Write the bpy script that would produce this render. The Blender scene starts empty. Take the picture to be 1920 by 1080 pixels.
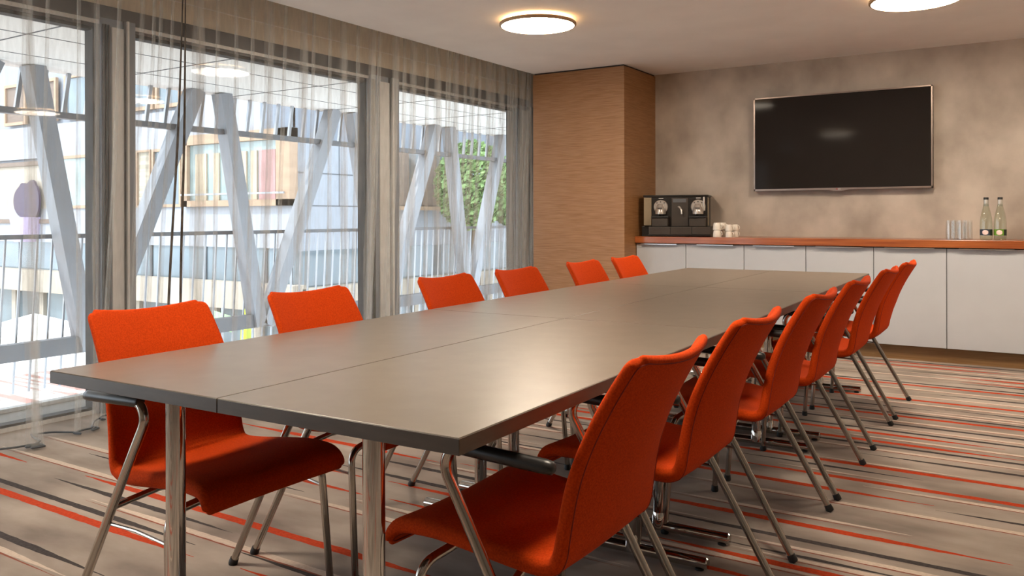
import bpy, math, random
from mathutils import Vector, Matrix
random.seed(7)
PI = math.pi
SC = bpy.context.scene
COL = SC.collection

# ------------------------------------------------------------------ camera
YAW, ROLL, CAMH, FPX, HORY = 0.5689, -0.0025, 1.105, 1555.4, 406.3
cd = bpy.data.cameras.new('camera')
cam = bpy.data.objects.new('camera', cd); COL.objects.link(cam)
cd.sensor_width = 36.0; cd.lens = FPX * 36.0 / 1920.0
cd.shift_y = (HORY - 540.0) / 1920.0
cd.clip_start = 0.05; cd.clip_end = 300
fw = Vector((-math.sin(YAW), math.cos(YAW), 0)); rt = Vector((math.cos(YAW), math.sin(YAW), 0)); up = Vector((0, 0, 1))
c_, s_ = math.cos(ROLL), math.sin(ROLL)
rt2 = rt * c_ + up * s_; up2 = up * c_ - rt * s_
m = Matrix.Identity(4)
for i in range(3):
    m[i][0] = rt2[i]; m[i][1] = up2[i]; m[i][2] = -fw[i]
m[0][3], m[1][3], m[2][3] = 0, 0, CAMH
cam.matrix_world = m
SC.camera = cam

# ------------------------------------------------------------------ world, sun, exposure
w = bpy.data.worlds.new('sky'); SC.world = w; w.use_nodes = True
bg = w.node_tree.nodes['Background']
bg.inputs['Color'].default_value = (0.80, 0.90, 1.0, 1); bg.inputs['Strength'].default_value = 3.4
sl = bpy.data.lights.new('sun', 'SUN'); sl.energy = 2.8; sl.angle = 0.01; sl.color = (1.0, 0.95, 0.88)
so = bpy.data.objects.new('sun', sl); COL.objects.link(so)
so.rotation_euler = Vector((0.30, 0.62, -0.95)).to_track_quat('-Z', 'Y').to_euler()
LAMP_WARM = (1.0, 0.72, 0.42)
LAMP_FACE = 54.0      # radiance of the lamp diffusers
LAMP_RING = 22.0     # radiance of the ring light above the rim
vs = SC.view_settings
SC.display_settings.display_device = 'sRGB'
vs.view_transform = 'Standard'; vs.look = 'None'; vs.exposure = 0.58; vs.gamma = 1.0
vs.use_curve_mapping = False
cy = SC.cycles
cy.max_bounces = 8; cy.diffuse_bounces = 4; cy.glossy_bounces = 4; cy.transmission_bounces = 6
cy.transparent_max_bounces = 24; cy.sample_clamp_indirect = 6.0; cy.caustics_reflective = False; cy.caustics_refractive = False
cy.use_denoising = True

# ------------------------------------------------------------------ helpers
def lin(h):
    h = h.lstrip('#'); r = []
    for k in (0, 2, 4):
        v = int(h[k:k+2], 16) / 255.0
        r.append(v / 12.92 if v <= 0.04045 else ((v + 0.055) / 1.055) ** 2.4)
    return tuple(r) + (1.0,)

class NT:
    def __init__(s, name):
        s.mat = bpy.data.materials.new(name); s.mat.use_nodes = True
        s.t = s.mat.node_tree; s.t.nodes.clear()
        s.out = s.t.nodes.new('ShaderNodeOutputMaterial')
    def n(s, typ, **kw):
        nd = s.t.nodes.new(typ)
        for k, v in kw.items():
            if k.startswith('i_'): nd.inputs[k[2:].replace('_', ' ')].default_value = v
            else: setattr(nd, k, v)
        return nd
    def l(s, a, b): s.t.links.new(a, b)

def mat(name, col, rough=0.5, metal=0.0, col2=None, scale=(20, 20, 20), detail=3.0, bump=0.0, bscale=None,
        spec=0.5, lo=0.35, hi=0.65, emit=None, estr=0.0, sheen=0.0, coat=0.0, space='Object'):
    b = NT(name)
    p = b.n('ShaderNodeBsdfPrincipled'); b.l(p.outputs[0], b.out.inputs[0])
    p.inputs['Base Color'].default_value = lin(col); p.inputs['Roughness'].default_value = rough
    p.inputs['Metallic'].default_value = metal; p.inputs['Specular IOR Level'].default_value = spec
    if sheen: p.inputs['Sheen Weight'].default_value = sheen
    if coat: p.inputs['Coat Weight'].default_value = coat; p.inputs['Coat Roughness'].default_value = 0.08
    if emit: p.inputs['Emission Color'].default_value = lin(emit); p.inputs['Emission Strength'].default_value = estr
    tc = b.n('ShaderNodeTexCoord')
    if col2:
        mp = b.n('ShaderNodeMapping'); mp.inputs['Scale'].default_value = scale
        b.l(tc.outputs[space], mp.inputs[0])
        nz = b.n('ShaderNodeTexNoise'); nz.inputs['Scale'].default_value = 1.0; nz.inputs['Detail'].default_value = detail
        b.l(mp.outputs[0], nz.inputs['Vector'])
        mr = b.n('ShaderNodeMapRange'); mr.inputs[1].default_value = lo; mr.inputs[2].default_value = hi
        b.l(nz.outputs[0], mr.inputs[0])
        mx = b.n('ShaderNodeMix', data_type='RGBA')
        mx.inputs[6].default_value = lin(col); mx.inputs[7].default_value = lin(col2)
        b.l(mr.outputs[0], mx.inputs[0]); b.l(mx.outputs[2], p.inputs['Base Color'])
    if bump:
        mp2 = b.n('ShaderNodeMapping'); mp2.inputs['Scale'].default_value = bscale or scale
        b.l(tc.outputs[space], mp2.inputs[0])
        n2 = b.n('ShaderNodeTexNoise'); n2.inputs['Scale'].default_value = 1.0; n2.inputs['Detail'].default_value = 2.0
        b.l(mp2.outputs[0], n2.inputs['Vector'])
        bp = b.n('ShaderNodeBump'); bp.inputs['Strength'].default_value = bump; bp.inputs['Distance'].default_value = 0.002
        b.l(n2.outputs[0], bp.inputs['Height']); b.l(bp.outputs[0], p.inputs['Normal'])
    return b.mat

class MB:
    def __init__(s): s.v = []; s.f = []; s.m = []
    def quad(s, pts, mi=0):
        i = len(s.v); s.v += [tuple(p) for p in pts]; s.f.append(tuple(range(i, i + len(pts)))); s.m.append(mi)
    def box(s, a, b, mi=0, M=None):
        x0, y0, z0 = a; x1, y1, z1 = b
        c = [(x0,y0,z0),(x1,y0,z0),(x1,y1,z0),(x0,y1,z0),(x0,y0,z1),(x1,y0,z1),(x1,y1,z1),(x0,y1,z1)]
        if M is not None: c = [tuple(M @ Vector(p)) for p in c]
        i = len(s.v); s.v += c
        for f in ((0,3,2,1),(4,5,6,7),(0,1,5,4),(1,2,6,5),(2,3,7,6),(3,0,4,7)):
            s.f.append(tuple(i + k for k in f)); s.m.append(mi)
    def beam(s, p, q, wid, dep, side=(1, 0, 0), mi=0):
        p, q = Vector(p), Vector(q); t = (q - p).normalized(); sd = Vector(side); sd = (sd - t * sd.dot(t)).normalized(); o = t.cross(sd)
        i = len(s.v)
        for e in (p, q):
            for a, b in ((-1,-1),(1,-1),(1,1),(-1,1)):
                s.v.append(tuple(e + sd * a * dep / 2 + o * b * wid / 2))
        for f in ((0,3,2,1),(4,5,6,7),(0,1,5,4),(1,2,6,5),(2,3,7,6),(3,0,4,7)):
            s.f.append(tuple(i + k for k in f)); s.m.append(mi)
    def tube(s, pts, r, n=12, mi=0, cap=True):
        pts = [Vector(p) for p in pts]; N = len(pts)
        rr = r if isinstance(r, (list, tuple)) else [r] * N
        t0 = (pts[1] - pts[0]).normalized()
        a = Vector((0, 0, 1)) if abs(t0.z) < 0.9 else Vector((1, 0, 0))
        u = (a - t0 * a.dot(t0)).normalized(); base = len(s.v)
        for k in range(N):
            if k == 0: t = t0
            elif k == N - 1: t = (pts[k] - pts[k-1]).normalized()
            else: t = ((pts[k+1] - pts[k]).normalized() + (pts[k] - pts[k-1]).normalized()).normalized()
            u = (u - t * u.dot(t)).normalized(); vv = t.cross(u)
            for j in range(n):
                an = 2 * PI * j / n
                s.v.append(tuple(pts[k] + (u * math.cos(an) + vv * math.sin(an)) * rr[k]))
        for k in range(N - 1):
            for j in range(n):
                j2 = (j + 1) % n
                s.f.append((base + k*n + j, base + k*n + j2, base + (k+1)*n + j2, base + (k+1)*n + j)); s.m.append(mi)
        if cap:
            s.f.append(tuple(base + j for j in reversed(range(n)))); s.m.append(mi)
            s.f.append(tuple(base + (N-1)*n + j for j in range(n))); s.m.append(mi)
    def lathe(s, prof, c=(0, 0, 0), n=32, mi=0):
        base = len(s.v); c = Vector(c)
        for r, z in prof:
            for j in range(n):
                an = 2 * PI * j / n
                s.v.append((c.x + r * math.cos(an), c.y + r * math.sin(an), c.z + z))
        for k in range(len(prof) - 1):
            for j in range(n):
                j2 = (j + 1) % n
                s.f.append((base + k*n + j, base + k*n + j2, base + (k+1)*n + j2, base + (k+1)*n + j)); s.m.append(mi)
        if prof[0][0] > 1e-6: s.f.append(tuple(base + j for j in reversed(range(n)))); s.m.append(mi)
        if prof[-1][0] > 1e-6: s.f.append(tuple(base + (len(prof)-1)*n + j for j in range(n))); s.m.append(mi)
    def build(s, name, mats, parent=None, smooth=None, bevel=0.0, seg=2, loc=None):
        me = bpy.data.meshes.new(name); me.from_pydata(s.v, [], s.f)
        if not isinstance(mats, (list, tuple)): mats = [mats]
        for mm in mats: me.materials.append(mm)
        me.polygons.foreach_set('material_index', s.m)
        me.validate(); me.update()
        if smooth is not None:
            me.polygons.foreach_set('use_smooth', [True] * len(me.polygons))
            try: me.set_sharp_from_angle(angle=math.radians(smooth))
            except Exception: pass
        o = bpy.data.objects.new(name, me); COL.objects.link(o)
        if parent is not None: o.parent = parent
        if loc: o.location = loc
        if bevel:
            bm = o.modifiers.new('bevel', 'BEVEL'); bm.width = bevel; bm.segments = seg; bm.limit_method = 'ANGLE'; bm.angle_limit = math.radians(40)
            bm.harden_normals = False
        return o

def tag(o, label=None, cat=None, group=None, kind=None):
    if label: o['label'] = label
    if cat: o['category'] = cat
    if group: o['group'] = group
    if kind: o['kind'] = kind
    return o
def empty(name, loc=(0, 0, 0), rz=0.0, parent=None):
    o = bpy.data.objects.new(name, None); COL.objects.link(o); o.location = loc; o.rotation_euler = (0, 0, rz)
    o.empty_display_size = 0.1
    if parent: o.parent = parent
    return o
def kids(o): return [c for c in COL.objects if c.parent == o]
def copy_tree(o, parent=None):
    c = o.copy(); COL.objects.link(c)
    if parent is not None: c.parent = parent
    for ch in kids(o): copy_tree(ch, c)
    return c
def struct(o, name=None): o['kind'] = 'structure'; return o
def smoothpath(pts, sub=6):
    P = [Vector(p) for p in pts]; P = [P[0] * 2 - P[1]] + P + [P[-1] * 2 - P[-2]]; out = []
    for i in range(1, len(P) - 2):
        for k in range(sub):
            t = k / sub; a, b, c, d = P[i-1], P[i], P[i+1], P[i+2]
            out.append(0.5 * ((2*b) + (c-a)*t + (2*a-5*b+4*c-d)*t*t + (3*b-a-3*c+d)*t**3))
    out.append(P[-2]); return out
def fillet(pts, rads, sub=6):
    """polyline with rounded corners"""
    P = [Vector(p) for p in pts]; out = [P[0]]
    for i in range(1, len(P) - 1):
        a = (P[i-1] - P[i]); b = (P[i+1] - P[i]); r = min(rads[i-1], a.length * 0.49, b.length * 0.49)
        p0 = P[i] + a.normalized() * r; p1 = P[i] + b.normalized() * r
        for k in range(sub + 1):
            t = k / sub
            out.append(p0 * (1-t)**2 + P[i] * 2*t*(1-t) + p1 * t*t)
    out.append(P[-1]); return out

# ------------------------------------------------------------------ materials
M = {}
M['ceiling'] = mat('ceiling paint', '#f0eeec', 0.9, col2='#ebe9e7', scale=(3, 3, 3), bump=0.15, bscale=(150, 150, 150))
M['wallpaper'] = mat('mottled wallpaper', '#c2b5a7', 0.6, col2='#998c80', scale=(3.2, 3.2, 2.6), detail=9, lo=0.32, hi=0.70, bump=0.2, bscale=(90, 90, 90))
M['plain'] = mat('wall paint', '#b3a89c', 0.85, col2='#ada296', scale=(2, 2, 2))
M['recess'] = mat('recess plaster', '#d9cfbc', 0.9, col2='#d2c8b5', scale=(2, 2, 2))
M['grain'] = mat('horizontal grain veneer', '#a57a52', 0.42, col2='#8d6239', scale=(6, 6, 260), detail=5, lo=0.38, hi=0.62, bump=0.12, bscale=(8, 8, 400))
M['plinth'] = mat('plinth veneer', '#8a6740', 0.5, col2='#74532f', scale=(4, 4, 300), detail=4)
M['alu'] = mat('window aluminium', '#7f858f', 0.45, 0.1, col2='#7b818b', scale=(1, 1, .2))
M['alu_dark'] = mat('dark window aluminium', '#4b4949', 0.45, 0.1, col2='#444242', scale=(4, 4, 1))
M['alu_light'] = mat('light window aluminium', '#cfcfcd', 0.35, 0.1, col2='#c6c6c4', scale=(4, 4, 1))
M['gasket'] = mat('rubber gasket', '#2c2a2a', 0.7, col2='#262424', scale=(9, 9, 9))
M['chrome'] = mat('chrome tube', '#cfccc8', 0.05, 1.0, col2='#c6c3bf', scale=(2, 2, 2))
M['chrome_soft'] = mat('satin chrome tube', '#b9b3ab', 0.17, 1.0, col2='#b0aaa2', scale=(3, 3, 3))
M['black_pad'] = mat('black grip', '#1e1c1b', 0.38, col2='#232120', scale=(40, 40, 40))
M['rubber'] = mat('black rubber', '#171616', 0.6, col2='#1c1b1b', scale=(40, 40, 40))
M['fabric'] = mat('orange wool fabric', '#c8420c', 0.92, col2='#b23707', scale=(260, 260, 260), detail=2, bump=0.25, bscale=(500, 500, 500), spec=0.12)
M['piping'] = mat('dark orange seam', '#8a2408', 0.9, col2='#7d1f06', scale=(90, 90, 90))
M['table'] = mat('taupe laminate', '#756b60', 0.30, col2='#6e6459', scale=(14, 14, 14), detail=6, spec=0.6, bump=0.03, bscale=(300, 300, 300))
M['table_edge'] = mat('table edge band', '#4e4338', 0.4, col2='#463b31', scale=(10, 10, 60))
M['cab'] = mat('grey cabinet lacquer', '#b9bbbf', 0.45, col2='#b4b6ba', scale=(3, 3, 3))
M['cab_in'] = mat('cabinet carcass', '#6c6863', 0.7, col2='#64605b', scale=(3, 3, 3))
M['worktop'] = mat('cherry wood worktop', '#a85f30', 0.28, col2='#8a4520', scale=(2.5, 60, 60), detail=6, coat=0.3)
M['handle'] = mat('brushed handle', '#c9c6c1', 0.3, 1.0, col2='#bfbcb7', scale=(3, 90, 90))
M['tvframe'] = mat('television bezel', '#8f8078', 0.3, 0.8, col2='#867770', scale=(9, 9, 9))
M['screen'] = mat('black screen', '#2a2624', 0.07, col2='#2c2826', scale=(2, 2, 2), spec=0.03)
M['tvback'] = mat('television shell', '#171615', 0.5, col2='#1b1a19', scale=(9, 9, 9))
M['logo'] = mat('printed logo', '#d8d2cc', 0.4, col2='#cfc9c3', scale=(9, 9, 9))
M['logored'] = mat('red round emblem', '#a3403a', 0.4, col2='#983a34', scale=(9, 9, 9))
M['mach'] = mat('coffee machine black', '#18130f', 0.28, col2='#14100c', scale=(9, 9, 9))
M['mach_grey'] = mat('coffee machine grey', '#3b322a', 0.4, col2='#352d25', scale=(9, 9, 9))
M['mach_side'] = mat('coffee machine satin panel', '#9c8c74', 0.3, 0.3, col2='#92836b', scale=(9, 9, 9))
M['silver'] = mat('silver plastic', '#c9c2ba', 0.25, 0.6, col2='#beb7af', scale=(9, 9, 9))
M['cup'] = mat('white porcelain', '#e4dcd0', 0.2, col2='#ded6ca', scale=(9, 9, 9))
M['cap'] = mat('black bottle cap', '#17191a', 0.35, col2='#1d1f20', scale=(9, 9, 9))
M['neckfoil'] = mat('silver neck label', '#c9c6bf', 0.35, 0.4, col2='#c0bdb6', scale=(9, 9, 9))
M['lab_blue'] = mat('dark blue label', '#2a3340', 0.5, col2='#323c4b', scale=(30, 30, 30))
M['lab_green'] = mat('green label', '#6c9a2c', 0.5, col2='#5d8826', scale=(30, 30, 30))
M['lab_pink'] = mat('pale pink label field', '#e2c4bd', 0.5, col2='#e9d5cf', scale=(60, 60, 60))
M['lab_dark'] = mat('dark label band', '#1d2622', 0.5, col2='#223029', scale=(60, 60, 60))
M['rim'] = mat('lamp rim', '#b79a78', 0.4, 0.3, col2='#ad9070', scale=(9, 9, 9))
M['white'] = mat('white metal', '#e6e2dc', 0.5, col2='#dfdbd5', scale=(9, 9, 9))
def emis(name, col, st):
    b = NT(name); e = b.n('ShaderNodeEmission'); e.inputs[0].default_value = tuple(col) + (1,); e.inputs[1].default_value = st
    b.l(e.outputs[0], b.out.inputs[0]); return b.mat
M['lampface'] = emis('lamp diffuser', (1.0, 0.85, 0.67), LAMP_FACE)
M['lampring'] = emis('lamp uplight', (1.0, 0.62, 0.30), LAMP_RING)
# outside
M['ext_white'] = mat('white facade render', '#9a9da3', 0.8, col2='#93969c', scale=(.5, .5, .5))
M['ext_cream'] = mat('cream facade render', '#a89e90', 0.8, col2='#9f9587', scale=(.6, .6, .6))
M['ext_grey'] = mat('grey facade panel', '#8a8f97', 0.6, col2='#838890', scale=(.4, .4, .4))
M['ext_slate'] = mat('slate grey ribbed facade', '#6f7782', 0.6, col2='#666e79', scale=(.6, .6, .6))
M['ext_dark'] = mat('dark joint', '#4f545a', 0.7, col2='#494e54', scale=(2, 2, 2))
M['ext_wood'] = mat('timber window frame', '#a1876f', 0.6, col2='#967c65', scale=(2, 2, 9))
M['ext_brown'] = mat('brown shutter panel', '#75655a', 0.7, col2='#6b5c52', scale=(2, 2, 30))
M['ext_blind'] = mat('slatted blind', '#b3ac9b', 0.7, col2='#979080', scale=(.1, .1, 34), lo=0.45, hi=0.55)
M['ext_glass'] = mat('facade glazing', '#4d5a62', 0.08, col2='#66757d', scale=(.6, .6, .6), spec=0.8)
M['ext_glass2'] = mat('facade glazing green', '#6f7f80', 0.10, col2='#8b9a98', scale=(1.2, 1.2, 1.2), spec=0.8)
M['curt_cream'] = mat('cream inner curtain', '#b5a58f', 0.8, col2='#a3937d', scale=(9, 9, .3))
M['curt_red'] = mat('red inner curtain', '#a98482', 0.8, col2='#9c7775', scale=(9, 9, .3))
M['steel'] = mat('painted truss steel', '#82858a', 0.45, 0.1, col2='#7b7e83', scale=(2, 2, 2))
M['steel_dark'] = mat('dark beam steel', '#5c5d60', 0.5, 0.2, col2='#555659', scale=(2, 2, 2))
M['galv'] = mat('galvanised bars', '#9b9ea1', 0.4, 0.4, col2='#92959a', scale=(4, 4, 4))
M['soffit'] = mat('white soffit panel', '#e9e7e2', 0.8, col2='#e4e2dd', scale=(.5, .5, .5))
M['concrete'] = mat('exterior concrete', '#9d9b98', 0.9, col2='#8b8986', scale=(6, 6, 6), detail=6)
M['street'] = mat('street paving', '#b8b3ab', 0.9, col2='#aaa59e', scale=(.5, .5, .5), detail=5)
M['rooftile'] = mat('low roof covering', '#9c6f66', 0.8, col2='#cfc6bf', scale=(.4, 7, 7), lo=0.45, hi=0.55)
M['leaf'] = mat('tree foliage', '#86a266', 0.7, col2='#65854a', scale=(3, 3, 3))
M['bark'] = mat('tree bark', '#6b5a48', 0.9, col2='#5d4d3d', scale=(3, 3, 9))
M['purple'] = mat('dark violet sign', '#43364a', 0.6, col2='#3d3044', scale=(2, 2, 2))
M['lilac'] = mat('pale lilac sign base', '#b6a6c4', 0.6, col2='#ab9bba', scale=(2, 2, 2))
M['lime'] = mat('lime green banner', '#c4d838', 0.6, col2='#b9cd30', scale=(2, 2, 2))
M['mint'] = mat('pale green vehicle paint', '#b6dcae', 0.4, col2='#abd1a3', scale=(2, 2, 2))
M['lampwhite'] = emis('lit strip lamp', (1, 1, 0.97), 5.0)

# clear glass panes and drinking glass
def pane_mat(name, tint, refl):
    b = NT(name)
    tr = b.n('ShaderNodeBsdfTransparent'); tr.inputs[0].default_value = tint
    gl = b.n('ShaderNodeBsdfGlossy'); gl.inputs['Roughness'].default_value = 0.02
    fr = b.n('ShaderNodeLayerWeight'); fr.inputs[0].default_value = 0.5
    pw = b.n('ShaderNodeMath', operation='POWER'); pw.inputs[1].default_value = 4.0; b.l(fr.outputs[1], pw.inputs[0])
    mu = b.n('ShaderNodeMath', operation='MULTIPLY_ADD'); mu.inputs[1].default_value = 0.55 * refl; mu.inputs[2].default_value = 0.04 * refl
    b.l(pw.outputs[0], mu.inputs[0])
    mx = b.n('ShaderNodeMixShader'); b.l(mu.outputs[0], mx.inputs[0]); b.l(tr.outputs[0], mx.inputs[1]); b.l(gl.outputs[0], mx.inputs[2])
    b.l(mx.outputs[0], b.out.inputs[0]); return b.mat
M['pane'] = pane_mat('window glass', (0.95, 0.97, 0.97, 1), 0.9)
M['glass'] = pane_mat('clear drinking glass', (0.985, 0.99, 0.985, 1), 2.4)
M['bottleglass'] = pane_mat('clear bottle glass', (0.88, 0.92, 0.86, 1), 2.2)

def sheer():
    b = NT('sheer curtain voile')
    tr = b.n('ShaderNodeBsdfTransparent'); tr.inputs[0].default_value = (1, 1, 1, 1)
    df = b.n('ShaderNodeBsdfDiffuse'); df.inputs[0].default_value = lin('#c6c2ba')
    tl = b.n('ShaderNodeBsdfTranslucent'); tl.inputs[0].default_value = lin('#cfcbc4')
    a = b.n('ShaderNodeMixShader'); a.inputs[0].default_value = 0.30; b.l(df.outputs[0], a.inputs[1]); b.l(tl.outputs[0], a.inputs[2])
    tc = b.n('ShaderNodeTexCoord'); mp = b.n('ShaderNodeMapping'); mp.inputs['Scale'].default_value = (55, 55, 9)
    b.l(tc.outputs['Object'], mp.inputs[0])
    nz = b.n('ShaderNodeTexNoise'); nz.inputs['Scale'].default_value = 1.0; nz.inputs['Detail'].default_value = 2.0; b.l(mp.outputs[0], nz.inputs['Vector'])
    mr = b.n('ShaderNodeMapRange'); mr.inputs[1].default_value = 0.35; mr.inputs[2].default_value = 0.65
    mr.inputs[3].default_value = 0.10; mr.inputs[4].default_value = 0.21
    b.l(nz.outputs[0], mr.inputs[0])
    mx = b.n('ShaderNodeMixShader'); b.l(mr.outputs[0], mx.inputs[0]); b.l(tr.outputs[0], mx.inputs[1]); b.l(a.outputs[0], mx.inputs[2])
    b.l(mx.outputs[0], b.out.inputs[0]); return b.mat
M['sheer'] = sheer()
M['hemcol'] = mat('curtain hem', '#766e66', 0.9, col2='#4a443e', scale=(60, 60, 14))

# ------------------------------------------------------------------ room shell
CEIL = 2.45
XW, YB, YF, XR = -4.50, 7.40, -2.6, 2.9     # window wall, back wall, wall behind the viewer, right wall
XE = -4.045                                    # ceiling edge in front of the curtain recess
# carpet: woven stripes are faces of the floor mesh
def carpet_mats():
    base = mat('carpet base', '#a69a90', 0.97, col2='#7d726a', scale=(1.8, 4.2, 1), detail=6, lo=0.38, hi=0.68, bump=0.5, bscale=(700, 700, 700), spec=0.1)
    o = mat('carpet orange stripe', '#bb4322', 0.97, col2='#a53a1d', scale=(90, 90, 90), bump=0.5, bscale=(700, 700, 700), spec=0.1)
    c = mat('carpet charcoal stripe', '#4a4443', 0.97, col2='#3e3938', scale=(90, 90, 90), bump=0.5, bscale=(700, 700, 700), spec=0.1)
    wv = mat('carpet cream stripe', '#c8b8aa', 0.97, col2='#bcab9e', scale=(90, 90, 90), bump=0.5, bscale=(700, 700, 700), spec=0.1)
    r = mat('carpet rust line', '#8e5442', 0.97, col2='#825043', scale=(90, 90, 90), spec=0.1)
    return [base, o, c, wv, r]
ST = [  # kind, y, x start, x end   (o orange, c charcoal, w cream with a rust line)
 ('w',1.408,-3.3,-2.53),('c',1.476,-3.6,-2.44),('o',1.714,-4.4,-2.33),('c',1.781,-4.4,-2.41),('o',1.739,-2.13,-1.2),
 ('c',1.822,-2.24,-1.3),('w',1.848,-3.16,-1.2),('c',1.919,-3.54,-2.39),('o',1.977,-4.4,-3.87),('o',2.008,-3.46,-1.5),
 ('w',2.049,-4.25,-2.99),('c',2.206,-3.77,-2.9),('w',2.266,-4.3,-2.9),('w',2.305,-2.62,-1.3),('c',2.36,-3.3,-2.5),('o',2.461,-2.85,-2.25),
 ('o',2.477,-2.17,-1.3),('o',2.529,-1.9,-0.6),('w',2.40,-2.3,-1.1),('c',2.62,-1.7,-0.9),('w',2.640,-1.4,-0.40),('o',2.626,-3.1,-2.40),('o',2.643,-2.31,-1.5),('o',2.675,-1.16,0.5),
 ('c',2.706,-2.69,-1.4),('w',2.735,-0.9,0.4),('c',2.768,-0.95,-0.30),('w',2.830,-0.95,0.5),('c',2.859,-2.7,-1.5),('c',2.912,-1.3,0.7),
 ('o',2.967,-3.65,-2.29),('o',3.058,-1.5,-0.08),('o',3.004,-2.2,-1.4),('w',3.150,-1.3,-0.38),('w',3.12,-3.9,-2.5),('c',3.24,-3.2,-1.7),('w',3.370,-1.3,0.9),('c',3.400,-2.5,-1.3),
 ('c',3.475,-0.34,0.9),('o',3.523,-1.6,-0.35),('o',3.56,-3.7,-2.2),('w',3.628,-0.62,0.8),('o',3.701,-1.2,1.2),('w',3.762,-1.0,-0.50),('c',3.72,-2.7,-1.5),('c',3.837,-1.2,-0.42),
 ('o',3.931,-1.5,0.6),('w',3.97,-0.9,-0.2),('w',4.05,-3.4,-1.5),('c',4.126,-0.72,1.2),('o',4.17,-2.9,-1.4),('w',4.23,-1.1,0.1),('c',4.313,-1.7,0.9),('o',4.385,-1.4,-0.05),('w',4.46,-0.9,0.7),('o',4.550,-1.6,-0.15),
 ('c',4.633,-1.9,1.1),('w',4.70,-0.8,0.3),('c',4.793,-1.5,0.8),('w',4.87,-1.2,0.4),('o',5.001,-1.7,1.0),('c',5.075,-1.3,0.6),('w',5.14,-1.0,0.2),('w',5.197,-0.6,0.6),('c',5.236,-1.5,-0.50),('c',5.291,-0.47,0.9),
 ('w',5.37,-1.1,0.2),('o',5.479,-1.5,1.1),('w',5.60,-0.9,0.6),('c',5.716,-0.65,0.9),('w',5.82,-1.3,0.2),('o',5.957,-1.7,0.8),('c',6.035,-1.6,0.7),('c',6.177,-0.55,0.8),('o',6.240,-0.46,0.7),('w',6.30,-1.3,0.8),
 ('o',6.387,-0.6,0.8),('w',6.44,-0.9,0.7),('c',6.508,-0.78,0.5),('w',6.60,-1.5,0.3),('o',6.700,-1.5,-0.12),('w',6.77,-1.1,0.4),('o',6.84,-1.2,-0.25),('c',6.90,-1.4,0.2)]
rs = random.Random(3)
for y in [x * 0.105 - 2.5 for x in range(90)]:      # the rest of the room carries the same stripes
    for (xa, xb) in ((-4.3, -2.9), (-2.8, -1.3), (0.9, 2.7)) if y > 2.9 else ((-2.6, -1.0), (-0.6, 0.8), (1.0, 2.7)):
        if y > 1.3 and y < 2.9 and xa < 0.5: continue
        if rs.random() < 0.62:
            a = xa + rs.uniform(0, .5); ST.append((rs.choice('ocwwoc'), y + rs.uniform(-.03, .03), a, a + rs.uniform(.5, 1.4)))
fl = MB(); fl.quad([(XW - .06, YF, 0), (XR, YF, 0), (XR, YB, 0), (XW - .06, YB, 0)])
zz = 0.0004
for kd, y, xa, xb in ST:
    xa = max(xa, XW + 0.06); xb = min(xb, XR - .02); L = xb - xa
    if L < 0.1: continue
    zz += 0.000004
    def strip(yc, hw, mi, z, taper):
        n = max(6, int(L / 0.03)); i0 = len(fl.v)
        for k in range(n + 1):
            x = xa + L * k / n; d = min(k, n - k) / n * L
            h = hw * min(1.0, 0.08 + d / taper); e = hw * 0.10
            fl.v.append((x, yc - h + rs.uniform(-e, e), z)); fl.v.append((x, yc + h + rs.uniform(-e, e), z))
        for k in range(n):
            fl.f.append((i0 + 2*k, i0 + 2*k + 2, i0 + 2*k + 3, i0 + 2*k + 1)); fl.m.append(mi)
    if kd == 'o': strip(y, 0.0195, 1, zz, 0.45)
    elif kd == 'c': strip(y, 0.0150, 2, zz, 0.45)
    else:
        strip(y - 0.014, 0.0045, 4, zz, 0.45); strip(y + 0.004, 0.0145, 3, zz + .000002, 0.45)
floor = struct(fl.build('floor', carpet_mats()))

b = MB(); b.box((XE, YF - .1, CEIL), (XR + .1, YB + .1, CEIL + .28)); b.box((XW - .2, YF - .1, CEIL + .25), (XE, YB + .1, CEIL + .28))
struct(b.build('ceiling', M['ceiling']))
b = MB(); b.box((XW - .3, YB, -.1), (XR + .1, YB + .12, CEIL + .25)); struct(b.build('wall_back', M['wallpaper']))
b = MB(); b.box((XR, YF, 0), (XR + .1, YB, CEIL)); struct(b.build('wall_right', M['plain']))
b = MB(); b.box((XW - .3, YF - .1, 0), (XR, YF, CEIL)); struct(b.build('wall_front', M['plain']))
# lintel above the windows inside the curtain recess, with a thin joint line
b = MB(); b.box((XW - .25, YF, 2.312), (XW, YB, CEIL + .25)); b.box((XW - .25, YF, 2.236), (XW + .012, YB, 2.312), 1)
b.box((XW, YF, 2.435), (XW + .004, YB, 2.441), 2)
struct(b.build('wall_left', [M['recess'], M['alu_dark'], M['white']]))
# veneered corner pier
PX0, PX1, PY0 = XE, -3.107, 6.70
b = MB(); b.box((PX0, PY0, 0), (PX1, YB, CEIL - .014)); b.box((PX0 + .01, PY0 + .01, CEIL - .014), (PX1 - .01, YB, CEIL), 1)
struct(b.build('wall_corner', [M['grain'], M['gasket']], bevel=0.0015))

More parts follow.
